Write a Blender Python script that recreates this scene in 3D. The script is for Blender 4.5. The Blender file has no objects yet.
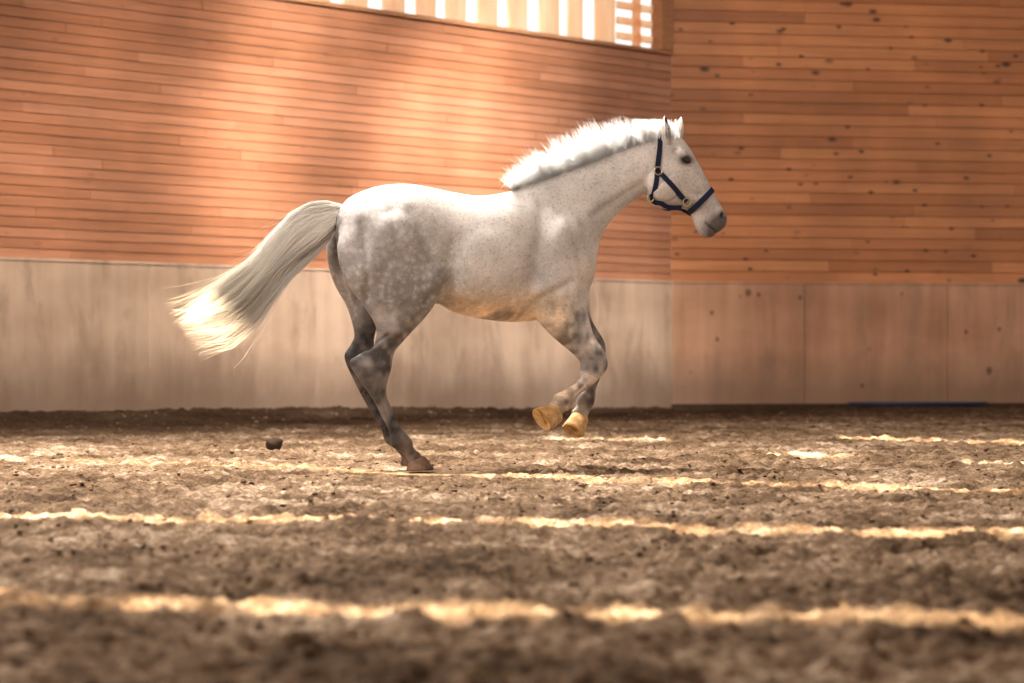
import bpy, bmesh, math, random
import numpy as np
from mathutils import Vector, Matrix
from mathutils.bvhtree import BVHTree
ZOOM=(1,512,341.5)
random.seed(4); rng=np.random.default_rng(4)
C=bpy.context.scene.collection
F=2418.0; CAMH=0.667; HZ=360.0
# ------------------------------------------------------------------ helpers
def link(name,me,mat=None,parent=None):
    o=bpy.data.objects.new(name,me); C.objects.link(o)
    if mat: o.data.materials.append(mat)
    if parent: o.parent=parent
    return o
def mk(name,verts,faces,mat,parent=None,smooth=False):
    me=bpy.data.meshes.new(name); me.from_pydata([tuple(v) for v in verts],[],faces); me.update()
    if smooth: me.polygons.foreach_set('use_smooth',[True]*len(me.polygons))
    return link(name,me,mat,parent)
def tag(o,label,cat,group=None,kind=None):
    o['label']=label; o['category']=cat
    if group:o['group']=group
    if kind:o['kind']=kind
    return o
def struct(o): o['kind']='structure'; return o
class N:
    def __init__(s,name):
        s.m=bpy.data.materials.new(name); s.m.use_nodes=True; s.t=s.m.node_tree; s.n=s.t.nodes; s.l=s.t.links
        s.b=s.n['Principled BSDF']; s.c=s.n.new('ShaderNodeTexCoord')
    def add(s,ty,**k):
        n=s.n.new('ShaderNode'+ty)
        for a,v in k.items(): setattr(n,a,v)
        return n
    def map(s,scale,out='Object'):
        n=s.add('Mapping'); n.inputs['Scale'].default_value=scale; s.l.new(s.c.outputs[out],n.inputs[0]); return n.outputs[0]
    def noise(s,vec,scale,detail=4,rough=.55,dist=0):
        n=s.add('TexNoise'); n.inputs['Scale'].default_value=scale; n.inputs['Detail'].default_value=detail
        n.inputs['Roughness'].default_value=rough; n.inputs['Distortion'].default_value=dist; s.l.new(vec,n.inputs['Vector']); return n.outputs['Fac']
    def ramp(s,fac,stops):
        n=s.add('ValToRGB'); e=n.color_ramp.elements
        while len(e)<len(stops): e.new(.5)
        for i,(p,c) in enumerate(stops):
            e[i].position=p; e[i].color=(c,c,c,1) if isinstance(c,(int,float)) else (*c,1)
        s.l.new(fac,n.inputs[0]); return n.outputs[0]
    def mix(s,fac,a,b,mode='MIX'):
        n=s.add('Mix',data_type='RGBA',blend_type=mode)
        for i,v in ((0,fac),(6,a),(7,b)):
            if isinstance(v,bpy.types.NodeSocket): s.l.new(v,n.inputs[i])
            elif i==0: n.inputs[0].default_value=v
            else: n.inputs[i].default_value=(*v,1)
        return n.outputs[2]
    def math(s,op,a,b=0.5):
        n=s.add('Math',operation=op)
        for i,v in enumerate((a,b)):
            if isinstance(v,bpy.types.NodeSocket): s.l.new(v,n.inputs[i])
            else: n.inputs[i].default_value=v
        return n.outputs[0]
    def bump(s,h,st,d=.01):
        n=s.add('Bump'); n.inputs['Strength'].default_value=st; n.inputs['Distance'].default_value=d
        s.l.new(h,n.inputs['Height']); s.l.new(n.outputs[0],s.b.inputs['Normal'])
    def fin(s,col=None,rough=.8,spec=.3):
        if isinstance(col,bpy.types.NodeSocket): s.l.new(col,s.b.inputs['Base Color'])
        elif col: s.b.inputs['Base Color'].default_value=(*col,1)
        if isinstance(rough,bpy.types.NodeSocket): s.l.new(rough,s.b.inputs['Roughness'])
        else: s.b.inputs['Roughness'].default_value=rough
        s.b.inputs['Specular IOR Level'].default_value=spec
        return s.m
    def translucent(s,col,f):
        t=s.add('BsdfTranslucent'); s.l.new(col,t.inputs[0]); m=s.add('MixShader'); m.inputs[0].default_value=f
        out=s.n['Material Output']; s.l.new(s.b.outputs[0],m.inputs[1]); s.l.new(t.outputs[0],m.inputs[2]); s.l.new(m.outputs[0],out.inputs[0])
def plain(name,col,rough=.7,spec=.3,metal=0,var=.15):
    n=N(name); v=n.noise(n.map((1,1,1)),25)
    c=n.mix(n.ramp(v,[(.3,0.0),(.7,1.0)]),tuple(x*(1-var) for x in col),tuple(min(1,x*(1+var)) for x in col))
    n.b.inputs['Metallic'].default_value=metal
    return n.fin(c,rough,spec)
TAB=rng.random((256,256))
def vn(x,y,s=0):
    x=x+s*17.3; y=y+s*31.7
    xi=np.floor(x).astype(int); yi=np.floor(y).astype(int); fx=x-xi; fy=y-yi
    fx=fx*fx*(3-2*fx); fy=fy*fy*(3-2*fy)
    a=TAB[xi%256,yi%256]; b=TAB[(xi+1)%256,yi%256]; c=TAB[xi%256,(yi+1)%256]; d=TAB[(xi+1)%256,(yi+1)%256]
    return (a*(1-fx)+b*fx)*(1-fy)+(c*(1-fx)+d*fx)*fy-.5
def sstep(a,b,x): 
    t=np.clip((x-a)/(b-a),0,1); return t*t*(3-2*t)
# ------------------------------------------------------------------ layout
COR=np.array([2.196,33.6])
DL=np.array([-7.63,-7.95]); DL/=np.linalg.norm(DL); NL=np.array([-DL[1],DL[0]])
DR=np.array([5.1,.9]); DR/=np.linalg.norm(DR); NR=np.array([DR[1],-DR[0]])
KICK=1.75; WTOP=4.90; CEIL=8.2
HX,HY=-0.436,14.65; TH=math.radians(12)
def height(x,y):
    h=.022*vn(x*.9,y*.9,1)+.026*vn(x*3.1,y*3.1,2)+.034*vn(x*7.0,y*8.5,3)+.038*vn(x*14,y*19,4)+.032*vn(x*30,y*38,5)
    r=np.hypot(x+.50,y-14.35); h=h*(.15+.85*sstep(.15,.8,r))-.012*(1-sstep(.1,.5,r))
    d=(x-COR[0])*NL[0]+(y-COR[1])*NL[1]; t=(x-COR[0])*DL[0]+(y-COR[1])*DL[1]
    h=h+.10*(1-sstep(0.1,1.8,d))*sstep(0,8,t)
    d2=(x-COR[0])*NR[0]+(y-COR[1])*NR[1]
    return h+.01*(1-sstep(0.1,1.2,d2))
# ------------------------------------------------------------------ materials
def wood(name,c1,c2,c3,knots,kp=(.05,.12),dark=(.09,.03,.015)):
    n=N(name); g=n.add('NewGeometry')
    v=n.map((.25,1,6)); gr=n.noise(v,3,6,.6,.6)
    isl=g.outputs['Random Per Island']
    base=n.ramp(isl,[(0,c1),(.5,c2),(1,c3)])
    fine=n.noise(n.map((.6,1,30)),4,3)
    grain=n.math('ADD',n.math('MULTIPLY',gr,.6),n.math('MULTIPLY',fine,.4))
    base=n.mix(1.0,base,n.ramp(grain,[(.35,.78),(.65,1.1)]),'MULTIPLY')
    for sc,o_ in ((2.0,0.0),(3.4,5.0)):
        vo=n.add('TexVoronoi'); vo.inputs['Scale'].default_value=sc
        mp=n.add('Mapping'); mp.inputs['Scale'].default_value=(.9,0,1.7); mp.inputs['Location'].default_value=(o_,0,o_); n.l.new(n.c.outputs['Object'],mp.inputs[0]); n.l.new(mp.outputs[0],vo.inputs['Vector'])
        k=n.ramp(vo.outputs['Distance'],[(kp[0],1.0),(kp[1],0.0)])
        kk=n.noise(n.map((.7,1+o_,.7)),1.0+o_*.1,2); k=n.math('MULTIPLY',k,n.ramp(kk,[(.33,0.0),(.46,1.0)]))
        base=n.mix(n.math('MULTIPLY',k,knots),base,dark)
    big=n.noise(n.map((.5,1,.35)),1.2,3)
    base=n.mix(1.0,base,n.ramp(big,[(.35,.80),(.65,1.12)]),'MULTIPLY')
    n.bump(grain,.25,.004)
    return n.fin(base,.42,.5)
M_left=wood('sawn boards warm',(.41,.185,.095),(.46,.215,.117),(.51,.25,.145),.25)
M_right=wood('knotty boards',(.32,.125,.046),(.41,.168,.068),(.50,.225,.095),1.0,(.08,.16),(.07,.025,.012))
def panel(name,c1,c2,knots):
    n=N(name); g=n.add('NewGeometry')
    st=n.noise(n.map((3.0,1,.25)),1.2,4,.6,.3); cl=n.noise(n.map((.6,1,.9)),1.2,4)
    f=n.math('ADD',n.math('MULTIPLY',st,.42),n.math('MULTIPLY',cl,.58))
    base=n.ramp(f,[(.36,c1),(.62,c2)])
    base=n.mix(1,base,n.ramp(g.outputs['Random Per Island'],[(0,.92),(1,1.05)]),'MULTIPLY')
    sep=n.add('SeparateXYZ'); n.l.new(n.c.outputs['Object'],sep.inputs[0])
    dirt=n.math('ADD',sep.outputs['Z'],n.math('MULTIPLY',n.noise(n.map((1.5,1,.5)),3,4),-.5))
    base=n.mix(n.ramp(dirt,[(-.0,.6),(.6,0.0)]),base,(.15,.10,.07))
    smear=n.ramp(n.noise(n.map((1.2,1,.45)),2.0,5,.65,.5),[(.52,0.0),(.68,.45)])
    base=n.mix(smear,base,(.22,.145,.10))
    for sc in (2.2,3.7):
        vo=n.add('TexVoronoi'); vo.inputs['Scale'].default_value=sc; n.l.new(n.map((1,0,.8)),vo.inputs['Vector'])
        k=n.ramp(vo.outputs['Distance'],[(.07,1.0),(.13,0.0)])
        base=n.mix(n.math('MULTIPLY',k,knots),base,(.1,.05,.03))
    n.bump(f,.2,.004)
    return n.fin(base,.6,.35)
M_kl=panel('pale scuffed kickboard',(.40,.28,.20),(.58,.435,.325),.0)
M_kr=panel('brown kickboard',(.30,.16,.095),(.45,.265,.175),.75)
M_dark=plain('dark gap',(.05,.03,.02),.9)
M_seam=plain('shaded board groove',(.21,.09,.048),.9)
M_rail=plain('rail wood',(.40,.21,.11),.6)
M_ceil=plain('ceiling boards',(.6,.47,.37),.8)
M_blue=plain('blue pipe',(.02,.03,.065),.5)
ns=N('pale slat wood'); cs=ns.ramp(ns.noise(ns.map((2,1,.4)),3),[(.3,(.96,.72,.54)),(.7,(1.0,.88,.74))]); M_slat=ns.fin(cs,.6); ns.translucent(cs,.85)
def sandmat():
    n=N('arena sand'); v=n.map((1,1,1)); w=n.add('Attribute',attribute_name='dusky').outputs['Fac']
    a=n.noise(v,1.1,5,.65); b=n.noise(v,7,6,.72); c=n.noise(v,60,3,.6)
    f=n.math('ADD',n.math('MULTIPLY',a,.40),n.math('ADD',n.math('MULTIPLY',b,.36),n.math('MULTIPLY',c,.24)))
    col=n.ramp(f,[(.39,(.052,.032,.018)),(.46,(.128,.083,.050)),(.53,(.245,.170,.11)),(.60,(.50,.40,.30))])
    col=n.mix(w,col,(.045,.026,.015))  # shade along the walls painted into the sand colour
    n.bump(n.math('ADD',b,n.math('MULTIPLY',c,.6)),.8,.02)
    return n.fin(col,.95,.1)
M_sand=sandmat()
# ------------------------------------------------------------------ ground
def ground():
    rows=720; cols=900
    ys=2.5*np.exp(np.linspace(0,math.log(42/2.5),rows))
    u=np.linspace(-1,1,cols); t=.26*u+1.1*u**5
    Y=np.repeat(ys[:,None],cols,1); X=Y*t[None,:]
    Z=height(X,Y)
    V=np.stack([X,Y,Z],-1).reshape(-1,3)
    i=np.arange((rows-1)*(cols-1)); r=i//(cols-1); c=i%(cols-1); a=r*cols+c
    Q=np.stack([a,a+1,a+1+cols,a+cols],1)
    ex=np.array([[-30,-25,-.04],[30,-25,-.04],[30,4,-.04],[-30,4,-.04]],float)
    base=len(V); V=np.vstack([V,ex]); Q=np.vstack([Q,[[base,base+1,base+2,base+3]]])
    me=bpy.data.meshes.new('floor'); me.vertices.add(len(V)); me.vertices.foreach_set('co',V.ravel())
    me.loops.add(len(Q)*4); me.loops.foreach_set('vertex_index',Q.ravel().astype(np.int32))
    me.polygons.add(len(Q)); me.polygons.foreach_set('loop_start',np.arange(0,len(Q)*4,4,dtype=np.int32))
    me.update(calc_edges=True); me.polygons.foreach_set('use_smooth',[True]*len(Q)); me.validate()
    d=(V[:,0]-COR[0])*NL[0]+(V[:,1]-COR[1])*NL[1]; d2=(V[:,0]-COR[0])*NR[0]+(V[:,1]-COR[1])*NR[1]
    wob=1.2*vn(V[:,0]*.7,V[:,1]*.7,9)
    wall_shade=.8*(1-sstep(2.0,7.5,d+wob))  # mask for the painted shade, fading with distance from the wall
    wall_shade=np.maximum(wall_shade,.6*(1-sstep(.8,6,d2+wob))); wall_shade[-4:]=0
    at=me.attributes.new('dusky','FLOAT','POINT'); at.data.foreach_set('value',wall_shade)
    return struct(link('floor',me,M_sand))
ground()
def lump(c,r,seed,sq=.7):
    bm=bmesh.new(); bmesh.ops.create_icosphere(bm,subdivisions=3,radius=1)
    rr=random.Random(seed); ph=[rr.uniform(0,6) for _ in range(6)]
    vs=[]
    for v in bm.verts:
        k=1+.16*math.sin(3*v.co.x+ph[0])*math.cos(2.5*v.co.y+ph[1])+.10*math.sin(5*v.co.z+4*v.co.x+ph[2])+.06*math.sin(11*v.co.x+9*v.co.z)
        vs.append((c[0]+v.co.x*r*k*1.05,c[1]+v.co.y*r*k,c[2]+v.co.z*r*k*sq))
    fs=[[v.index for v in f.verts] for f in bm.faces]; bm.free(); return vs,fs
bm=bmesh.new(); bmesh.ops.create_icosphere(bm,subdivisions=1,radius=1)
IV=np.array([v.co[:] for v in bm.verts]); IF=np.array([[v.index for v in f.verts] for f in bm.faces]); bm.free()
VV=[];FF=[];nn=0
for k in range(9000):
    y=4.6*math.exp(random.random()*math.log(30/4.6)); x=y*random.uniform(-.27,.27)
    if (x-COR[0])*NL[0]+(y-COR[1])*NL[1]<.3 or math.hypot(x+.5,y-14.3)<.35: continue
    r=random.uniform(.003,.007)*(1+ .05*y)*(1.5 if random.random()<.10 else 1)
    z=float(height(np.array(x),np.array(y)))
    P=IV*(1+.6*(rng.random((len(IV),1))-.5))*np.array([random.uniform(1,1.7),random.uniform(.8,1.4),.7])*r+np.array([x,y,z])
    VV.append(P); FF.append(IF+nn); nn+=len(IV)
o=mk('sand_clods',np.vstack(VV),np.vstack(FF).tolist(),M_sand,None,True)
tag(o,'small loose clods of brown sand scattered over the arena floor','sand',kind='stuff')
cy=F*CAMH/(452-HZ); cx=(274-512)/F*cy
M_clod=plain('damp clod',(.06,.038,.025),.95)
vs,fs=lump((cx,cy,float(height(np.array(cx),np.array(cy)))+.05),.052,3,.95)
tag(mk('clod',vs,fs,M_clod,None,True),'dark moist clod of sand lying alone on the floor behind the horse','clod')
# ------------------------------------------------------------------ walls
def boards(V,Fc,L,z0,z1,pitch,s,t=.022,gap=.006,y0=0.0):
    z=z0; rr=random.Random(int(L*10))
    while z<z1-.03:
        h=min(pitch,z1-z)-gap; x=-rr.uniform(0,2.5)
        while x<L:
            ln=rr.uniform(2.4,4.6); xa=max(0,x); xb=min(L,x+ln)-.003; x+=ln
            if xb-xa<.03: continue
            tt=t+rr.uniform(-.003,.003); c=.006
            prof=[(0,0),(tt-c,0),(tt,c),(tt,h-c),(tt-c,h),(0,h)]
            b=len(V)
            for X in (xa,xb):
                for (d,q) in prof: V.append((X,s*(y0+d),z+q))
            for k in range(6):
                k2=(k+1)%6; Fc.append([b+k,b+k2,b+6+k2,b+6+k])
            Fc.append([b+k for k in range(6)]); Fc.append([b+11-k for k in range(6)])
        z+=pitch
def box(V,Fc,x0,x1,y0,y1,z0,z1):
    b=len(V)
    for z in (z0,z1):
        for (x,y) in ((x0,y0),(x1,y0),(x1,y1),(x0,y1)): V.append((x,y,z))
    for f in ([0,3,2,1],[4,5,6,7],[0,1,5,4],[1,2,6,5],[2,3,7,6],[3,0,4,7]): Fc.append([b+k for k in f])
def place(o,d):
    o.location=(COR[0],COR[1],0); o.rotation_euler=(0,0,math.atan2(d[1],d[0])); return o
def backed(o,L,z0,z1,s):
    o.data.materials.append(M_seam)
    me=o.data; bm=bmesh.new(); bm.from_mesh(me)
    a=sorted([-.06*s,.008*s])
    r=bmesh.ops.create_cube(bm,size=1); 
    for v in r['verts']: v.co=Vector((v.co.x*L+L/2,(v.co.y+.5)*(a[1]-a[0])+a[0],(v.co.z+.5)*(z1-z0)+z0))
    S=set(r['verts'])
    for f in bm.faces:
        if all(v in S for v in f.verts): f.material_index=1
    bmesh.ops.recalc_face_normals(bm,faces=bm.faces); bm.to_mesh(me); bm.free()
LL,LR=24,17
V=[];Fc=[];boards(V,Fc,LL,KICK,WTOP,.112,1,gap=.005); o=mk('wall_left',V,Fc,M_left); backed(o,LL,0,WTOP,1); struct(place(o,DL))
V=[];Fc=[];boards(V,Fc,LR,KICK,CEIL,.158,-1); o=mk('wall_right',V,Fc,M_right); backed(o,LR,0,CEIL,-1); struct(place(o,DR))
def kick(L,w,s,mat,name,d,off):
    V=[];Fc=[]; x=-off
    while x<L:
        xa=max(0,x); xb=min(L,x+w)-.005; a,b=sorted((0.0,s*.07))
        if xb-xa>.05: box(V,Fc,xa,xb,a,b,-.3,KICK-.015)
        x+=w
    o=mk(name,V,Fc,mat); m=o.modifiers.new('b','BEVEL'); m.width=.004; m.segments=1
    return struct(place(o,d))
kick(LL,2.5,1,M_kl,'wall_left_kickboard',DL,.9)
kick(LR,2.1,-1,M_kr,'wall_right_kickboard',DR,.18)
V=[];Fc=[];box(V,Fc,0,LL,0,.085,KICK-.02,KICK+.012); struct(place(mk('trim_1',V,Fc,M_kl),DL))
V=[];Fc=[];box(V,Fc,0,LR,-.085,0,KICK-.02,KICK+.012); struct(place(mk('trim_2',V,Fc,M_kr),DR))
V=[];Fc=[];box(V,Fc,0,LL,-.1,.06,WTOP,WTOP+.05); struct(place(mk('trim_3',V,Fc,M_rail),DL))
V=[];Fc=[];box(V,Fc,0,LR,-.1,-.06,-.1,.055); struct(place(mk('baseboard_right',V,Fc,M_dark),DR))
# slatted opening
V=[];Fc=[]; x=1.12; rr=random.Random(2)
while x<LL:
    w=rr.uniform(.28,.40); box(V,Fc,x,x+w,-.06,-.03,WTOP+.05,CEIL-.02); x+=w+rr.uniform(.17,.26)
struct(place(mk('window_1',V,Fc,M_slat),DL))
V=[];Fc=[]; z=WTOP+.14
while z<CEIL-.2:
    box(V,Fc,.15,1.0,-.12,-.08,z,z+.10); z+=.21
box(V,Fc,.55,.67,-.12,-.06,WTOP+.05,CEIL-.1)
struct(place(mk('window_2',V,Fc,M_slat),DL))
V=[];Fc=[];box(V,Fc,.02,.28,-.12,.09,WTOP+.05,CEIL-.01)
o=struct(place(mk('trim_4',V,Fc,M_rail),DL)); m=o.modifiers.new('b','BEVEL'); m.width=.012
V=[];Fc=[]; n=16
def pipe(px0,px1,r):
    t0=(px0-670)/354*5.18; t1=(px1-670)/354*5.18
    for i,t in enumerate((t0,t1)):
        for k in range(n):
            a=2*math.pi*k/n; V.append((t,-.17+r*math.cos(a),.015+r+r*math.sin(a)))
    for k in range(n): Fc.append([k,(k+1)%n,n+(k+1)%n,n+k])
    Fc.append(list(range(n))[::-1]); Fc.append(list(range(n,2*n)))
pipe(842,982,.03)
o=place(mk('pipe',V,Fc,M_blue,None,True),DR); tag(o,'thin dark blue pipe lying on the sand along the foot of the right wall','pipe')
# ------------------------------------------------------------------ unseen ceiling, its slots shaped to cast sun strips on the floor
SD=Vector((.25,.55,-.8)).normalized()
off=(-SD.x/-SD.z*CEIL, -SD.y/-SD.z*CEIL)
slots=[(13.78,-.70,.19,(-7,7)),(9.75,-.28,.17,(-7,7)),(6.35,-.19,.13,(-7,7)),(22.6,-.8,.38,(2.7,6)),(17.3,-.35,.26,(1.65,2.4)),(16.5,-.3,.2,(2.9,3.8)),(20.2,-.3,.3,(.3,1.3))]
def ceilmesh():
    cxx=2.196-off[0]
    xs=sorted(set([-14,24,cxx]+[v for s in slots for v in s[3]])); V=[];Fc=[]; th=.08
    def far(x):
        xw=x+off[0]
        return (33.6+(xw-2.196)*1.042 if xw<2.196 else 33.6+.176*(xw-2.196))+.35-off[1]
    for x0,x1 in zip(xs[:-1],xs[1:]):
        act=[s for s in slots if s[3][0]<=x0+1e-6 and x1<=s[3][1]+1e-6]
        act.sort(key=lambda s:s[0]+s[1]*(x0+x1)/2)
        lo=(-14,-14)
        segs=[]
        for c,m,w,_ in act:
            segs.append((lo,(c+m*x0-w,c+m*x1-w))); lo=(c+m*x0+w,c+m*x1+w)
        segs.append((lo,(far(x0),far(x1))))
        for (a0,a1),(b0,b1) in segs:
            b=len(V)
            for z in (CEIL,CEIL+th):
                for (x,y) in ((x0,a0),(x1,a1),(x1,b1),(x0,b0)): V.append((x+off[0],y+off[1],z))
            for f in ([0,3,2,1],[4,5,6,7],[0,1,5,4],[1,2,6,5],[2,3,7,6],[3,0,4,7]): Fc.append([b+k for k in f])
    return struct(mk('ceiling',V,Fc,M_ceil))
ceilmesh()
# ------------------------------------------------------------------ HORSE
horse=bpy.data.objects.new('horse',None); C.objects.link(horse); horse.location=(HX,HY,0); horse.rotation_euler=(0,0,TH)
tag(horse,'dappled grey horse cantering to the right with white mane, flying tail and dark blue halter','horse')
c_,s_=math.cos(TH),math.sin(TH)
def P(px,py,y=0.0):
    k=(px-512)/F; x=(k*(HY+y*c_)-HX+y*s_)/(c_-k*s_); Y=HY+x*s_+y*c_
    return np.array([x,y,CAMH+(HZ-py)/F*Y])
HV=[];HF=[]
def catmull(S,m):
    S=np.array(S,float); out=[]
    n=len(S)
    for i in range(n-1):
        p0=S[max(i-1,0)];p1=S[i];p2=S[i+1];p3=S[min(i+2,n-1)]
        for j in range(m):
            t=j/m; out.append(.5*((2*p1)+(-p0+p2)*t+(2*p0-5*p1+4*p2-p3)*t*t+(-p0+3*p1-3*p2+p3)*t**3))
    out.append(S[-1]); return out
def loft(secs,V=None,Fs=None,n=28,m=4,e=0.0,pw=1.0):
    V=HV if V is None else V; Fs=HF if Fs is None else Fs
    secs=[tuple(s)+((e,) if len(s)==6 else ()) for s in secs]
    R=catmull(secs,m); b=len(V)
    for (x1,y1,x2,y2,yc,hw,eg) in R:
        A=P(x1,y1,yc);B=P(x2,y2,yc);c=(A+B)/2;h=(A-B)/2
        for k in range(n):
            a=2*math.pi*k/n; ca,sa=math.cos(a),math.sin(a)
            ca=math.copysign(abs(ca)**pw,ca); sa=math.copysign(abs(sa)**pw,sa)
            V.append(tuple(c+h*ca+np.array([0,hw*sa*(1-eg*ca),0])))
    q=len(R)
    for i in range(q-1):
        for k in range(n): Fs.append([b+i*n+k,b+i*n+(k+1)%n,b+(i+1)*n+(k+1)%n,b+(i+1)*n+k])
    Fs.append([b+k for k in range(n)][::-1]); Fs.append([b+(q-1)*n+k for k in range(n)])
def ell(px,py,y,rx,ry,rz,rot=0,V=None,Fs=None):
    V=HV if V is None else V; Fs=HF if Fs is None else Fs
    c=P(px,py,y); b=len(V); nu,nv=20,12; cr,sr=math.cos(rot),math.sin(rot)
    for i in range(1,nv):
        ph=math.pi*i/nv
        for k in range(nu):
            a=2*math.pi*k/nu
            x,yy,z=rx*math.sin(ph)*math.cos(a),ry*math.sin(ph)*math.sin(a),rz*math.cos(ph)
            V.append((c[0]+x*cr-z*sr,c[1]+yy,c[2]+x*sr+z*cr))
    for i in range(nv-2):
        for k in range(nu): Fs.append([b+i*nu+k,b+(i+1)*nu+k,b+(i+1)*nu+(k+1)%nu,b+i*nu+(k+1)%nu])
    Fs.append([b+k for k in range(nu)]); Fs.append([b+(nv-2)*nu+k for k in range(nu)][::-1])
# trunk
loft([(334,216,338,246,0,.09,.0),(345,200,348,282,0,.18,.05),(360,191,362,298,0,.235,.1),(380,185,380,304,0,.265,.12),(405,183,405,303,0,.275,.12),
      (430,187,430,304,0,.25,.1),(455,192,455,313,0,.26,.1),(480,195,480,319,0,.28,.1),(505,192,505,322,0,.265,.16),(522,188,524,322,0,.235,.25),
      (545,187,545,319,0,.22,.25),(565,200,565,312,0,.205,.2),(580,220,581,302,0,.17,.1),(591,244,591,284,0,.12,0)],m=4)
# neck
loft([(498,197,578,300,0,.165,.35),(518,186,593,280,0,.150,.4),(538,179,597,256,0,.124,.4),(562,170,601,238,0,.101,.35),(590,159,612,221,0,.083,.3),
      (617,149,628,206,0,.074,.25),(638,141,642,195,0,.072,.2),(656,136,651,186,0,.070,.1)],m=4)
# head
loft([(655,136,646,170,0,.055,0),(669,134,645,186,0,.070,0),(682,139,647,199,0,.080,.0),(690,149,655,206,0,.082,-.08),(697,161,667,210,0,.067,-.2),
      (704,174,680,209,0,.054,-.25),(711,187,689,212,0,.046,-.2),(717,199,693,221,0,.047,-.0),(723,209,697,230,0,.055,.05),(727,218,703,237,0,.052,0),(725,227,710,238,0,.032,0)],m=4,pw=.85)
for s in (-1,1):
    ell(663,185,s*.066,.10,.040,.105,.6)      # cheek
    ell(684,154,s*.073,.048,.030,.020,-.9)       # brow
    ell(698,178,s*.042,.10,.022,.012,-.95)      # facial crest
    ell(720,212,s*.045,.028,.024,.03,.3)       # nostril rim
# near hind
loft([(435,222,345,225,-.12,.10),(444,250,336,245,-.13,.125),(447,275,340,270,-.145,.12),(442,296,352,293,-.15,.105),(429,314,367,312,-.15,.085),
      (412,332,376,329,-.145,.062),(396,350,373,345,-.14,.038),(393,361,359,354,-.135,.033),(391,371,349,363,-.135,.045),(387,384,360,381,-.13,.041),(387,397,373,400,-.13,.026),(395,414,382,418,-.125,.021),
      (401,427,389,432,-.12,.022),(412,440,391,446,-.12,.037),(414,448,402,453,-.12,.026),(422,456,407,460,-.12,.032),(425,461,409,465,-.12,.035)])
# far hind
loft([(425,222,340,222,.12,.10),(430,250,326,238,.13,.125),(425,270,326,260,.145,.12),(405,290,333,284,.15,.10),(388,308,345,305,.15,.075),
      (378,326,352,324,.145,.055),(374,340,354,337,.14,.036),(376,353,348,348,.135,.032),(378,364,344,357,.135,.045),(373,379,351,375,.13,.040),(377,395,362,397,.13,.026),(384,411,372,415,.125,.021),
      (392,424,381,429,.12,.022),(402,437,385,442,.12,.035),(407,445,395,449,.12,.024),(416,451,400,455,.12,.032),(419,455,402,459,.12,.035)])
# near fore: forearm forward, cannon folded back down-left
loft([(588,235,520,225,-.10,.08),(592,260,522,262,-.13,.10),(590,285,527,296,-.145,.10),(587,306,537,320,-.15,.088),(590,321,554,338,-.15,.070),
      (595,337,573,354,-.145,.048),(604,350,580,363,-.14,.041),(608,366,579,373,-.14,.047),(597,381,581,377,-.14,.031),(586,390,575,383,-.14,.023),
      (577,397,566,389,-.14,.022),(571,408,554,395,-.14,.034),(562,415,552,401,-.14,.028),(559,422,549,403,-.145,.035)])
# far fore
loft([(586,240,530,232,.10,.08),(590,265,540,268,.13,.10),(590,290,546,300,.145,.09),(590,308,560,318,.15,.068),(593,321,573,329,.15,.047),
      (599,332,581,339,.145,.039),(606,346,581,354,.14,.046),(604,361,590,362,.14,.030),(601,376,589,375,.14,.022),
      (596,390,585,387,.14,.022),(594,404,577,398,.14,.033),(589,413,576,406,.14,.027),(587,420,570,412,.14,.034)])
# muscles
for s in (-1,1):
    ell(398,240,s*.165,.22,.125,.20,.2)      # gluteal
    ell(372,262,s*.17,.12,.115,.19,-.3)       # hamstring
    ell(430,278,s*.155,.11,.11,.13,.3)         # stifle
    ell(394,322,s*.15,.09,.078,.11,-.5)       # gaskin
    ell(556,250,s*.128,.14,.108,.24,-.5)       # shoulder
    ell(543,290,s*.160,.14,.100,.10,-.4)      # triceps
    ell(571,322,s*.15,.088,.072,.10,.5)      # forearm
    ell(584,268,s*.08,.07,.09,.12,0)      # breast
    ell(486,264,s*.16,.32,.14,.26,0)        # ribs
tmp=mk('tmp',HV,HF,None)
bm=bmesh.new(); bm.from_mesh(tmp.data); bmesh.ops.recalc_face_normals(bm,faces=bm.faces); bm.to_mesh(tmp.data); bm.free()
m=tmp.modifiers.new('r','REMESH'); m.mode='VOXEL'; m.voxel_size=.0070
m=tmp.modifiers.new('s','SMOOTH'); m.factor=.5; m.iterations=3
dg=bpy.context.evaluated_depsgraph_get(); me=bpy.data.meshes.new_from_object(tmp.evaluated_get(dg))
bpy.data.objects.remove(tmp)
nv=len(me.vertices); co=np.zeros(nv*3); me.vertices.foreach_get('co',co); co=co.reshape(-1,3)
ed=np.zeros(len(me.edges)*2,dtype=np.int32); me.edges.foreach_get('vertices',ed); ed=ed.reshape(-1,2)
deg=np.bincount(ed.ravel(),minlength=nv)[:,None].astype(float)
XX=lambda px:P(px,250)[0]
wt=sstep(.80,1.02,co[:,2])*(1-.9*sstep(XX(620),XX(650),co[:,0]))
wt=np.maximum(wt,.04)
for it in range(65):
    acc=np.zeros_like(co)
    for k in range(3):
        acc[:,k]=np.bincount(ed[:,0],co[ed[:,1],k],nv)+np.bincount(ed[:,1],co[ed[:,0],k],nv)
    co=co+(acc/deg-co)*(.6*wt)[:,None]
me.vertices.foreach_set('co',co.ravel()); me.update()
no=np.zeros(nv*3); me.vertices.foreach_get('normal',no); no=no.reshape(-1,3)
def near(px,py,y,sx,sy=None,sz=None):
    c=P(px,py,y); sy=sy or sx; sz=sz or sx
    return np.exp(-(((co[:,0]-c[0])/sx)**2+((co[:,1]-c[1])/sy)**2+((co[:,2]-c[2])/sz)**2))
disp=np.zeros(nv); nost=np.zeros(nv)
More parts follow.
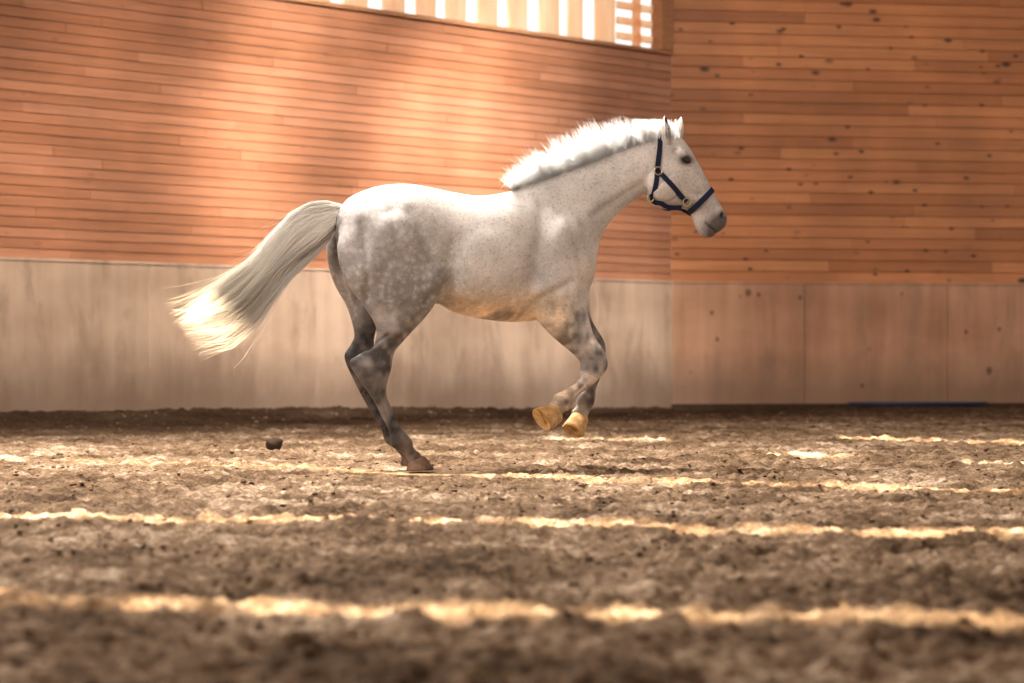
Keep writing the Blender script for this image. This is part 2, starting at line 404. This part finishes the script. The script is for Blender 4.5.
for s in (-1,1):
    g=near(722,215,s*.055,.012,.035,.017); nost+=g; disp-=.016*g
    disp-=.009*near(699,194,s*.06,.05,.03,.018)
    disp-=.011*near(676,150,s*.07,.02,.03,.02)
    disp-=.010*near(680,196,s*.06,.02,.04,.03)
def seg(px1,py1,px2,py2,w,yy=0):
    a=P(px1,py1,yy);b=P(px2,py2,yy); d=(b-a)[[0,2]]; q=co[:,[0,2]]-a[[0,2]]
    t=np.clip((q@d)/(d@d),0,1); r=np.linalg.norm(q-t[:,None]*d,axis=1); return np.exp(-(r/w)**2)
nearside=(co[:,1]<0)*1.0
mouth=seg(703,223,717,235,.006); disp-=.007*mouth
up=sstep(.92,1.02,co[:,2])
disp-=.020*seg(357,225,362,300,.028)*up
disp-=.012*seg(537,208,526,280,.045)
disp-=.010*seg(590,216,640,184,.025)
disp-=.026*seg(447,245,442,300,.055)
disp-=.009*seg(564,225,577,280,.03)
disp-=.013*seg(562,284,530,300,.026)
disp-=.015*seg(405,215,427,262,.04)
disp-=.009*seg(385,215,392,262,.03)
disp-=.007*seg(650,190,668,175,.012)
disp-=.008*seg(548,205,580,240,.035)
for a in ((376,392,395,432),(582,386,572,395),(386,335,367,350),(584,330,592,352)): disp-=.008*seg(*a,.008,-.13)*nearside
for a in ((368,392,388,428),(594,370,591,394)): disp-=.007*seg(*a,.007,.13)*(1-nearside)
disp+=.004*vn(co[:,0]*9,co[:,2]*6,11)*up*(1-sstep(XX(600),XX(640),co[:,0]))
co2=co+no*disp[:,None]
for it in range(4):
    acc=np.zeros_like(co2)
    for k in range(3): acc[:,k]=np.bincount(ed[:,0],co2[ed[:,1],k],nv)+np.bincount(ed[:,1],co2[ed[:,0],k],nv)
    co2=co2+(acc/deg-co2)*(.5*wt)[:,None]
me.vertices.foreach_set('co',co2.ravel())
# coat colours, with some light and shade painted in
x,y,z=co.T
X=XX
base=np.tile(np.array([.70,.66,.63]),(nv,1))
def blend(base,mask,col): 
    mask=np.clip(mask,0,1)[:,None]; return base*(1-mask)+np.array(col)*mask
hind=1-sstep(X(432),X(455),x)
base=blend(base,.85*(1-sstep(X(385),X(490),x))*(1-sstep(1.45,1.72,z)),(.38,.355,.345))
base=blend(base,.7*near(425,290,-.2,.28,.6,.22),(.21,.19,.185))
base=blend(base,.4*near(365,285,-.2,.16,.6,.2),(.26,.235,.23))
base=blend(base,.5*near(555,265,-.2,.28,.6,.3),(.43,.40,.39))
base=blend(base,.35*seg(590,216,640,190,.06),(.41,.38,.365))
base=blend(base,.8*sstep(1.14,.97,z)*sstep(X(435),X(455),x)*(1-sstep(X(550),X(575),x)),(.84,.64,.44))  # warm floor bounce under the belly painted into the coat
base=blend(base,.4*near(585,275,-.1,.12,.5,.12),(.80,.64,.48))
base=blend(base,.80*hind*(1-sstep(.70,1.1,z)),(.18,.158,.15))
hk=hind*(1-sstep(.5,.70,z)); base=blend(base,.55*hk,(.07,.06,.056))
base=blend(base,.5*hind*(1-sstep(.12,.3,z)),(.10,.06,.045))
base=blend(base,.6*hind*seg(398,412,410,438,.022),(.50,.43,.38))
base=blend(base,.5*hind*seg(405,325,392,352,.03)*nearside,(.42,.38,.36))
fore=sstep(X(525),X(545),x)
base=blend(base,.5*fore*(1-sstep(.80,1.10,z)),(.38,.34,.31))
base=blend(base,.7*fore*np.exp(-((z-.64)/.06)**2),(.14,.11,.095))
base=blend(base,.6*fore*(1-sstep(.50,.60,z)),(.64,.50,.37))  # sunlit paleness of the lower foreleg painted into the coat
base=blend(base,.4*fore*np.exp(-((z-.41)/.03)**2),(.22,.15,.11))
far=sstep(.03,.10,y)*(1-sstep(.9,1.05,z)); base=blend(base,.6*far,(.08,.065,.06))  # far-side legs darkened in the coat, as in shade
low=1-sstep(.75,1.15,z)
mot=vn(x*16+y*9,z*13,7)+.7*vn(x*34+y*11,z*30,8)
base=base*np.clip(1+1.5*mot*low,.4,1.9)[:,None]
base=blend(base,.45*near(702,198,0,.14,.3,.12),(.50,.45,.43))
base=blend(base,.9*np.minimum(1,1.9*near(720,230,0,.11,.4,.095)),(.085,.062,.06))
base=blend(base,.6*np.minimum(1,1.4*near(684,208,0,.16,.4,.035)),(.26,.21,.20))
base=blend(base,.35*near(668,152,0,.10,.3,.05),(.35,.31,.30))
base=blend(base,.95*np.minimum(1,1.5*nost),(.01,.008,.008)); base=blend(base,.9*mouth*near(710,229,0,.1,.4,.09),(.02,.015,.015))
for s in (-1,1): base=blend(base,.95*np.minimum(1,1.7*near(686,160,s*.075,.04,.09,.028)),(.05,.038,.038))
base=blend(base,.95*np.minimum(1,1.5*near(338,238,0,.05,.10,.22)),(.03,.02,.02))  # shadow beneath the tail root painted into the coat
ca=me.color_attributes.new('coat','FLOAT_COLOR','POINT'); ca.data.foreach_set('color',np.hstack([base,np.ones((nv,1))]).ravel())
dap=np.clip(1.0*(1-sstep(X(450),X(560),x))*sstep(.80,1.05,z)+.6*near(560,260,-.2,.3,.6,.35)+.15*sstep(.9,1.1,z)*(1-sstep(X(640),X(660),x)),0,1)
at=me.attributes.new('dap','FLOAT','POINT'); at.data.foreach_set('value',dap)
me.polygons.foreach_set('use_smooth',[True]*len(me.polygons))
def coatmat(name,attr=True,flat=None):
    n=N(name)
    if attr:
        a=n.add('Attribute',attribute_name='coat').outputs['Color']; d=n.add('Attribute',attribute_name='dap')
        nv_=n.add('TexNoise'); nv_.inputs['Scale'].default_value=11; nv_.inputs['Detail'].default_value=4; n.l.new(n.c.outputs['Object'],nv_.inputs['Vector'])
        vm=n.add('VectorMath',operation='MULTIPLY_ADD')
        n.l.new(nv_.outputs['Color'],vm.inputs[0]); vm.inputs[1].default_value=(.08,.08,.08); n.l.new(n.c.outputs['Object'],vm.inputs[2])
        vo=n.add('TexVoronoi',feature='SMOOTH_F1'); vo.inputs['Scale'].default_value=25; vo.inputs['Smoothness'].default_value=.6
        n.l.new(vm.outputs[0],vo.inputs['Vector'])
        sp=n.ramp(vo.outputs['Distance'],[(.03,1.0),(.6,0.0)])
        pm=n.ramp(n.noise(n.map((1,1,1)),5,3),[(.35,.5),(.65,1.0)])
        col=n.mix(n.math('MULTIPLY',pm,n.math('MULTIPLY',n.math('MULTIPLY',sp,d.outputs['Fac']),.68)),a,(.72,.69,.66))
        speck=n.ramp(n.noise(n.map((1,1,1)),60,3,.6),[(.54,0.0),(.68,.38)])
        col=n.mix(speck,col,(.22,.18,.165))
    else: col=n.mix(0.0,flat,flat)
    big=n.noise(n.map((1,1,1)),4.5,5,.6)
    col=n.mix(1,col,n.ramp(big,[(.35,.80),(.65,1.08)]),'MULTIPLY')
    hair=n.noise(n.map((1,1,1)),90,3,.6)
    col=n.mix(1,col,n.ramp(hair,[(.3,.88),(.7,1.08)]),'MULTIPLY')
    n.bump(n.math('ADD',hair,big),.35,.004)
    n.b.inputs['Sheen Weight'].default_value=.1; n.b.inputs['Sheen Roughness'].default_value=.4
    return n.fin(col,.55,.28)
body=link('body',me,coatmat('dappled grey coat'),horse)
tree=BVHTree.FromPolygons([Vector(v) for v in co2],[list(p.vertices) for p in me.polygons])
# ears: cupped shells
M_ear=coatmat('ear hair',False,(.60,.54,.51)); M_earin=plain('dark inner ear',(.13,.09,.08),.8)
def ear(base,tip,yb,yt,w,side,face):
    B=P(*base,yb);T=P(*tip,yt); ax=T-B; L=np.linalg.norm(ax); ax/=L
    f=np.array([math.cos(face),side*math.sin(face),0]); f-=ax*f.dot(ax); f/=np.linalg.norm(f); g=np.cross(ax,f)
    V=[];Fs=[];nt,na=14,18
    for lay in (0,1):
        for i in range(nt+1):
            t=i/nt; ww=w*(.62+1.84*t*(1-t))*(1-t**3.2)**.8+.0008; r=ww*(1-.16*lay)
            for j in range(na+1):
                a=math.pi+ (j/na-.5)*2*math.radians(130 if t>.15 else 175)
                cen=B+ax*L*t + f*(-.012*math.sin(t*2.2))
                V.append(tuple(cen+f*r*math.cos(a)+g*r*.82*math.sin(a)))
    m_=(nt+1)*(na+1)
    for lay in (0,1):
        for i in range(nt):
            for j in range(na):
                q=[lay*m_+i*(na+1)+j,lay*m_+i*(na+1)+j+1,lay*m_+(i+1)*(na+1)+j+1,lay*m_+(i+1)*(na+1)+j]
                Fs.append(q if lay==0 else q[::-1])
    for i in range(nt):
        for j in (0,na):
            a,b=i*(na+1)+j,(i+1)*(na+1)+j; Fs.append([a,b,m_+b,m_+a])
    o=mk('ear',V,Fs,M_ear,horse,True); o.data.materials.append(M_earin)
    for p in o.data.polygons[nt*na:2*nt*na]: p.material_index=1
ear((667,144),(666,115),-.045,-.062,.035,-1,1.1)
ear((678,143),(682,117),.042,.058,.033,1,.9)
# hooves
def hoofmat(name,c1,c2):
    n=N(name); f=n.noise(n.map((1,1,1)),22,4); return n.fin(n.ramp(f,[(.35,c1),(.65,c2)]),.6,.3)
M_hoofT=hoofmat('tan horn',(.46,.27,.11),(.76,.50,.24)); M_hoofD=hoofmat('dusty dark horn',(.10,.06,.04),(.20,.13,.09))
def hoof(front1,back1,front2,back2,yc,hw,mat,label=None,y2=None):
    V=[];Fs=[]; n=32; y2=yc if y2 is None else y2
    A1,B1,A2,B2=P(*front1,yc),P(*back1,yc),P(*front2,y2),P(*back2,y2)
    ax=((A1+B1)-(A2+B2))/2; ax/=np.linalg.norm(ax)
    lat=np.cross(ax,(A2-B2)); lat/=np.linalg.norm(lat)
    def ring(t,sc,dip=0):
        A=A1*(1-t)+A2*t;B=B1*(1-t)+B2*t;c=(A+B)/2;h=(A-B)/2
        b=len(V)
        for k in range(n):
            a=2*math.pi*k/n; ca,sa=math.cos(a),math.sin(a)
            w=hw*(.62+.38*t)*(1 if ca>-.5 else 1-.35*(-ca-.5)/.5)
            hc=ca if ca>-.8 else -.8-.1*(-ca-.8)
            V.append(tuple(c+(h*hc)*sc+lat*w*sa*sc+ax*dip))
        return b
    rs=[ring(-.25,.5),ring(-.12,.88),ring(.02,1.0),ring(.15,.99),ring(.4,.99),ring(.72,1.0),ring(.87,.99),ring(.95,.95),ring(1,.86),ring(.96,.76,0),ring(.88,.3,0)]
    for a,b in zip(rs[:-1],rs[1:]):
        for k in range(n): Fs.append([a+k,a+(k+1)%n,b+(k+1)%n,b+k])
    Fs.append([rs[-1]+k for k in range(n)]); Fs.append([rs[0]+k for k in range(n)][::-1])
    c=(A2+B2)/2; h=(A2-B2)/2; b=len(V)
    for q,wq in ((.35,.006),(-.75,.022)):
        for sgn in (-1,1):
            for dd in (.002,.02): V.append(tuple(c+h*q+lat*sgn*wq+ax*dd))
    for f in ([0,2,6,4],[1,5,7,3],[0,4,5,1],[2,3,7,6],[0,1,3,2],[4,6,7,5]): Fs.append([b+k for k in f])
    o=mk('hoof',V,Fs,mat,horse,True)
    bm=bmesh.new(); bm.from_mesh(o.data); bmesh.ops.recalc_face_normals(bm,faces=bm.faces); bm.to_mesh(o.data); bm.free()
    m=o.modifiers.new('e','EDGE_SPLIT'); m.split_angle=math.radians(60)
    if label:o['label']=label
hoof((426,457),(407,463),(435,470),(404,471),-.12,.06,M_hoofD,'dusty dark hind hoof planted on the sand')
hoof((419,452),(401,457),(427,464),(398,466),.12,.06,M_hoofD)
hoof((561,422),(551,404),(550,432),(532,406),-.145,.058,M_hoofT,'pale tan lifted front hoof with its sole showing',-.22)
hoof((588,421),(571,412),(583,438),(561,424),.14,.055,M_hoofT,None,.07)
# eyes
M_eye=plain('glossy eye',(.010,.007,.006),.05,.9)
def cast(px,py,side,lift=0):
    p=P(px,py,side*.08); o=Vector((p[0],side*.6,p[2]))
    h=tree.ray_cast(o,Vector((0,-side,0)))
    if h[0] is None: h=tree.find_nearest(Vector((p[0],side*.07,p[2])))
    return np.array(h[0])+np.array(h[1])*lift, np.array(h[1])
for s in (-1,1):
    p,nrm=cast(686,160,s,-.008)
    bm=bmesh.new(); bmesh.ops.create_uvsphere(bm,u_segments=20,v_segments=12,radius=.027)
    mm=bpy.data.meshes.new('eye'); bm.to_mesh(mm); bm.free(); o=link('eye',mm,M_eye,horse); o.location=p; o.scale=(1.2,.75,.66); o.rotation_euler=(0,.7,0)
    for q in mm.polygons:q.use_smooth=True
    V=[];Fs=[]; na,nb=18,8
    for i in range(na+1):
        a=math.pi*(i/na)*1.1-.15
        for j in range(nb):
            b=2*math.pi*j/nb; r=.006*math.sin(math.pi*(i+.6)/(na+1.2))+.0015
            lx=math.cos(a)*(.032+r*math.cos(b)); lz=math.sin(a)*(.017+r*math.cos(b)); ly=s*(.009+r*math.sin(b)+.006*math.sin(a))
            th=-.7; V.append((p[0]+lx*math.cos(th)-lz*math.sin(th),p[1]+ly,p[2]+lx*math.sin(th)+lz*math.cos(th)))
    for i in range(na):
        for j in range(nb): Fs.append([i*nb+j,i*nb+(j+1)%nb,(i+1)*nb+(j+1)%nb,(i+1)*nb+j])
    mk('eyelid',V,Fs,M_earin,horse,True)
# ------------------------------------------------------------------ strands
def strands(name,paths,nrms,mat,r0,parent,extra=None,rnd=.35):
    V=[];Fs=[];NN=[]
    for pth,nr in zip(paths,nrms):
        pth=np.asarray(pth); k=len(pth); tg=np.gradient(pth,axis=0); tg/=np.linalg.norm(tg,axis=1)[:,None]+1e-9
        u=np.cross(tg,[.13,.9,.2]); u/=np.linalg.norm(u,axis=1)[:,None]+1e-9; w=np.cross(tg,u)
        r=r0*random.uniform(.6,1.3)*np.linspace(1,.10,k)[:,None]
        b=len(V)
        off_=[u*math.cos(a)+w*math.sin(a) for a in (0,2.09,4.19)]
        ring=np.stack([pth+r*q for q in off_],1).reshape(-1,3)
        nn_=np.stack([q*rnd+np.array(nr) for q in off_],1).reshape(-1,3); nn_/=np.linalg.norm(nn_,axis=1)[:,None]
        V.extend(map(tuple,ring)); NN.extend(map(tuple,nn_))
        for i in range(k-1):
            for j in range(3):
                j2=(j+1)%3; Fs.append([b+i*3+j,b+i*3+j2,b+(i+1)*3+j2,b+(i+1)*3+j])
    if extra: 
        b=len(V); V.extend(extra[0]); Fs.extend([[b+i for i in f] for f in extra[1]]); NN.extend([(0,0,0)]*len(extra[0]))
    o=mk(name,V,Fs,mat,parent,True)
    o.data.normals_split_custom_set_from_vertices(NN)
    return o
def hairmat(name,c1,c2,tip=None):
    n=N(name); g=n.add('NewGeometry'); col=n.ramp(g.outputs['Random Per Island'],[(0,c1),(1,c2)])
    if tip:
        sep=n.add('SeparateXYZ'); n.l.new(n.c.outputs['Object'],sep.inputs[0])
        col=n.mix(n.ramp(n.math('ADD',sep.outputs['X'],1.75),[(.05,.75),(.8,0.0)]),col,tip)
    m=n.fin(col,.5,.25); n.translucent(col,.15); return m
M_mane=hairmat('white mane hair',(.92,.88,.84),(.99,.98,.96)); M_tail=hairmat('white tail hair',(.68,.59,.49),(.99,.95,.88),(.84,.69,.47))
def interp(pts,t):
    pts=np.array(pts,float); d=np.r_[0,np.cumsum(np.linalg.norm(np.diff(pts,axis=0),axis=1))]; d/=d[-1]
    return np.array([np.interp(t,d,pts[:,0]),np.interp(t,d,pts[:,1])])
crest=[(513,189),(530,184),(560,173),(590,162),(617,152),(640,144),(660,141)]
top=[(510,176),(517,162),(532,150),(549,138),(565,128),(589,119),(612,116),(634,115),(652,120)]
paths=[];nrs=[]
locks=[]
for k in range(190): 
    env=.90+.11*math.sin(k*.17+1)+.07*math.sin(k*.46)
    locks.append((k/189+random.gauss(0,.006),env*random.uniform(.76,1.13),random.gauss(-1,4),random.gauss(-.012,.035),random.gauss(4,4)))
for k in range(4800):
    lk=random.choice(locks); t=min(1,max(0,lk[0]+random.gauss(0,.012))); r=interp(crest,t); e=interp(top,min(1,max(0,lk[0]*.98)))
    ln=lk[1]*random.uniform(.4,1.08)
    if random.random()<.3: ln*=random.uniform(.35,.8)
    y0=random.gauss(-.004,.014); y1=lk[3]+random.gauss(0,.020); rz=0
    dx=lk[2]+random.gauss(0,3.0)*ln; bend=lk[4]+random.gauss(0,2.5)
    pp=[]
    for q in np.linspace(0,1,8):
        qq=q*ln
        px=r[0]+(e[0]-r[0]+dx)*qq-bend*math.sin(qq*2.0)*.8+random.gauss(0,.15); py=r[1]+1+(e[1]-r[1]-1)*qq+3.0*max(0,qq-.6)**1.5*abs(bend)*.5
        pp.append(P(px,py,y0+(y1-y0)*q))
    paths.append(pp); sg=-1 if y0+y1<0.02 else 1; nrs.append((random.gauss(-.15,.25),sg*.5,.9))
for k in range(600):
    t=random.random(); r=interp(crest,t); L_=random.uniform(8,22)*(1 if t<.85 else .6); a=random.gauss(-.7,.4); y0=-.025
    hgt=random.uniform(5,17)
    pp=[]
    for q in np.linspace(0,1,8):
        pp.append(P(r[0]+q*L_*a,r[1]+1-math.sin(q*2.7)*hgt+q*q*3,y0-.05*q))
    paths.append(pp); nrs.append((random.gauss(-.1,.25),-.55,.9))
for k in range(700):
    y0=random.gauss(0,.022); px=random.uniform(645,680); L_=random.uniform(8,24); a=random.uniform(-1.2,.2)
    paths.append([P(px+q*L_*a,139-12*math.sin(q*2.4)*(L_/14)+random.gauss(0,.3),y0*(1+q)) for q in np.linspace(0,1,6)]); nrs.append((.1,-.45,1))
strands('mane',paths,nrs,M_mane,.0015,horse,None,.4)['label']='short white wind-blown mane standing up along the crest'
tt=[(342,207),(328,204),(310,206),(291,216),(272,236),(252,260),(222,285),(193,301),(170,312)]
tb=[(338,221),(331,233),(318,246),(302,260),(286,276),(271,297),(254,320),(229,338),(194,342)]
paths=[];nrs=[]
tl=[(random.uniform(0,2*math.pi),random.uniform(.66,1.04),random.gauss(0,3.0),random.uniform(0,6)) for _ in range(64)]
for k in range(6200):
    a0=random.uniform(0,2*math.pi)
    if random.random()<.72:
        lk=random.choice(tl); a1=lk[0]
        da=(a1-a0+math.pi)%(2*math.pi)-math.pi
        a0=a1-da*.5
    else: lk=(a0,random.uniform(.5,1.0),random.gauss(0,2.5),random.uniform(0,6)); a1=a0
    rad=random.uniform(.65,1.05)
    v0=.5-.5*math.cos(a0)*rad; v=.5-.5*math.cos(a1)*rad
    y0=math.sin(a0)*rad; y1=math.sin(a1)*rad
    end=lk[1]*random.uniform(.55,1.0)
    if v>.6: end*=random.uniform(.72,1)
    am=3.2; vj=random.gauss(0,.035)
    s0=random.uniform(0,.16)
    pp=[]
    for q in np.linspace(0,1,14):
        s=s0+(end-s0)*q; a=interp(tt,s); b=interp(tb,s)
        cl=float(sstep(.06,.6,s))*.93; vv=v0*(1-cl)+v*cl+vj*(1-.3*cl)+.05*math.sin(s*7+v*9)
        vv=.5+(vv-.5)*(1-.34*float(sstep(.7,1.0,s)))
        c=a*(1-vv)+b*vv; w=am*math.sin(s*11+lk[3]*.5+v*8)*s+lk[2]*2*s**3
        yy=y0*(1-cl)+y1*cl
        pp.append(P(c[0]+w*.6,c[1]+w,yy*(.03+.05*s)))
    paths.append(pp)
    nrs.append((random.gauss(-.2,.3)*1.0,math.sin(a1)*.6+(-.35 if math.sin(a1)<.2 else .2),.7+.3*math.cos(a1)))
for k in range(900):
    v=random.uniform(-.08,1.15); end=random.uniform(.4,1.06); lo=random.gauss(2,8); pp=[]
    for q in np.linspace(0,1,12):
        s=q*end; c=interp(tt,min(s,1))*(1-v)+interp(tb,min(s,1))*v
        pp.append(P(c[0]+lo*.5*q**3-(s>1)*(s-1)*60,c[1]+lo*q**3+1.5*math.sin(q*8+k),-.02*q+.03*q*math.sin(k)))
    paths.append(pp); nrs.append((-.2,-.6,.8))
EV=[];EF=[]
cs=[(350,204,344,220,0,.030)]
for s in np.linspace(.06,.45,6):
    a=interp(tt,s);b=interp(tb,s); m_=.22+.3*s; A=a*(1-m_)+b*m_; B=b*(1-m_)+a*m_; cs.append((A[0],A[1],B[0],B[1],0,(.022+.02*s)*(1-s**2)))
loft(cs,EV,EF,n=20)
strands('tail',paths,nrs,M_tail,.0016,horse,(EV,EF),.75)['label']='long white tail streaming out behind, cream at its tip'
# ------------------------------------------------------------------ halter
M_halter=plain('navy webbing',(.018,.025,.06),.65); M_metal=plain('brass ring',(.6,.5,.33),.3,.5,1.0)
HVV=[];HFF=[]
def band(pts,nrm,width,closed,th=.006):
    pts=[np.array(p) for p in pts]; k=len(pts); b=len(HVV)
    for i in range(k):
        a=pts[(i-1)%k] if closed or i>0 else pts[i]; c=pts[(i+1)%k] if closed or i<k-1 else pts[i]
        t=c-a; t/=np.linalg.norm(t)+1e-9; n=nrm[i]/ (np.linalg.norm(nrm[i])+1e-9); w=np.cross(t,n); w/=np.linalg.norm(w)+1e-9
        for (sw,sn) in ((-1,0),(1,0),(1,1),(-1,1)): HVV.append(tuple(pts[i]+w*sw*width/2+n*(.0015+sn*th)))
    for i in range(k if closed else k-1):
        i2=(i+1)%k
        for j in range(4):
            j2=(j+1)%4; HFF.append([b+i*4+j,b+i*4+j2,b+i2*4+j2,b+i2*4+j])
    if not closed: HFF.append([b,b+1,b+2,b+3]); HFF.append([b+(k-1)*4+j for j in (3,2,1,0)])
def smoothc(a,it=3,closed=True):
    a=np.array(a)
    for _ in range(it):
        if closed: a=(np.roll(a,1,0)+2*a+np.roll(a,-1,0))/4
        else: a[1:-1]=(a[:-2]+2*a[1:-1]+a[2:])/4
    return a
def ring_strap(p1,p2,width,n=56,lift=.003):
    A=P(*p1);B=P(*p2); c=(A+B)/2; u=(A-B)/np.linalg.norm(A-B); pts=[];nr=[]
    for k in range(n):
        a=2*math.pi*k/n; d=u*math.cos(a)+np.array([0,1,0])*math.sin(a)
        h=tree.ray_cast(Vector(c+d*.3),Vector(-d))
        p=np.array(h[0]) if h[0] is not None else c+d*.08
        if np.dot(p-c,d)>.21: p=c+d*.16
        pts.append(p+d*lift); nr.append(d)
    band(list(smoothc(pts)),list(smoothc(nr)),width,True)
def side_strap(pl,width,side,n=16):
    pts=[];nr=[]
    for q in np.linspace(0,1,n):
        c=interp(pl,q); p,nm=cast(c[0],c[1],side,.003); pts.append(p); nr.append(nm*.5+np.array([0,side*1.,0]))
    band(list(smoothc(pts,3,False)),list(smoothc(nr,3,False)),width,False)
ring_strap((712,189),(684,217),.034)
ring_strap((659,135),(650,197),.031)
for s in (-1,1):
    side_strap([(658,172),(672,187),(688,201)],.031,s)
    side_strap([(652,194),(657,204),(668,212),(684,216)],.029,s)
halter=mk('halter',HVV,HFF,M_halter,horse); halter['label']='dark navy webbing halter with brass rings'
bm=bmesh.new(); bm.from_mesh(halter.data); bmesh.ops.recalc_face_normals(bm,faces=bm.faces); bm.to_mesh(halter.data); bm.free()
def ring(px,py,side,R=.024,r=.005):
    p,nm=cast(px,py,side,.013); V=[];Fs=[]; nu,nw=24,8
    q=Vector(nm*.3+np.array([0,side,0])).normalized().to_track_quat('Z','Y').to_matrix()
    for i in range(nu):
        a=2*math.pi*i/nu
        for j in range(nw):
            b=2*math.pi*j/nw; v=q@Vector(((R+r*math.cos(b))*math.cos(a),(R+r*math.cos(b))*math.sin(a),r*math.sin(b)))
            V.append((p[0]+v.x,p[1]+v.y,p[2]+v.z))
    for i in range(nu):
        for j in range(nw): Fs.append([i*nw+j,((i+1)%nu)*nw+j,((i+1)%nu)*nw+(j+1)%nw,i*nw+(j+1)%nw])
    mk('ring',V,Fs,M_metal,halter,True)
for s in (-1,1):
    ring(658,172,s); ring(688,201,s); ring(653,197,s,.020)
# ------------------------------------------------------------------ lights
w=bpy.data.worlds.new('World'); bpy.context.scene.world=w; w.use_nodes=True
bg=w.node_tree.nodes['Background']; bg.inputs[0].default_value=(1,.96,.91,1); bg.inputs[1].default_value=.92
sun=bpy.data.lights.new('sun','SUN'); sun.energy=17; sun.angle=math.radians(1.2); sun.color=(1,.87,.68)
o=bpy.data.objects.new('sun',sun); C.objects.link(o); o.rotation_euler=SD.to_track_quat('-Z','Y').to_euler(); o.location=(0,0,20)
def area(name,loc,tgt,sx,sy,e,col):
    l=bpy.data.lights.new(name,'AREA'); l.shape='RECTANGLE'; l.size=sx; l.size_y=sy; l.energy=e; l.color=col
    o=bpy.data.objects.new(name,l); C.objects.link(o); o.location=loc; o.rotation_euler=(Vector(tgt)-Vector(loc)).to_track_quat('-Z','Y').to_euler()
area('rim_fill',(-2.5,16.5,8),(0,14.5,1),3,1.5,1900,(1,.95,.89))  # added lamp to rim the horse from above, no real roof opening
area('front_fill',(-5,10.5,8),(-.3,14.5,1.2),4,4,650,(1,.96,.91))  # added soft fill lamp for the near side of the horse
def spot(loc,tgt,e,ang,col,sx=1,blend=.9,size=.3,roll=0):  # added spots, standing in for sun patches on the walls
    l=bpy.data.lights.new('wall_glow','SPOT'); l.energy=e; l.spot_size=math.radians(ang); l.spot_blend=blend; l.color=col; l.shadow_soft_size=size
    o=bpy.data.objects.new('wall_glow',l); C.objects.link(o); o.location=loc
    q=(Vector(tgt)-Vector(loc)).to_track_quat('-Z','Y'); o.rotation_euler=(q.to_matrix()@Matrix.Rotation(roll,3,'Z')).to_euler(); o.scale=(sx,1,1)
def lw(px,z):
    D=33.6/(1+.31*(670-px)/670); return ((px-512)/F*D,D,z)
WC=(1,.96,.92)
spot((-1,20,8),lw(515,4.0),11000,26,WC,.30,1,roll=-.3)
spot((-1,20,8),lw(440,3.6),12000,26,WC,.28,1,roll=-.3)
spot((-1,20,8),lw(385,3.2),4000,24,WC,.30,1,roll=-.3)
spot((-3,17,8),lw(295,3.9),10000,24,WC,.28,1,roll=-.3)
spot((-3,17,8),lw(235,3.6),5500,22,WC,.26,1,roll=-.3)
spot((-3,17,8),lw(330,3.4),3000,40,(1,.93,.85),1,1)
spot((-1,19,8),lw(330,.9),4000,18,WC,1,1)
spot((-4,16,8),lw(110,1.8),3000,28,(1,.92,.83),1,1)
spot((3,22,8),lw(560,1.4),4500,26,WC,1,1)
spot((4,22,8),(5.5,34,3.4),2100,50,(1,.87,.72),1,1)
# ------------------------------------------------------------------ camera
cam=bpy.data.cameras.new('camera'); co_=bpy.data.objects.new('camera',cam); C.objects.link(co_)
co_.location=(0,0,CAMH); co_.rotation_euler=(math.pi/2,0,0)
zk,zx,zy=ZOOM
cam.lens=F*36/1024*zk; cam.sensor_width=36; cam.shift_x=(zx-512)/1024*zk; cam.shift_y=(HZ-zy)/1024*zk; cam.clip_end=200
cam.dof.use_dof=(zk==1); cam.dof.focus_distance=14.6; cam.dof.aperture_fstop=2.2
sc=bpy.context.scene; sc.camera=co_
sc.view_settings.view_transform='Standard'; sc.view_settings.look='None'; sc.view_settings.exposure=.56; sc.view_settings.gamma=.87
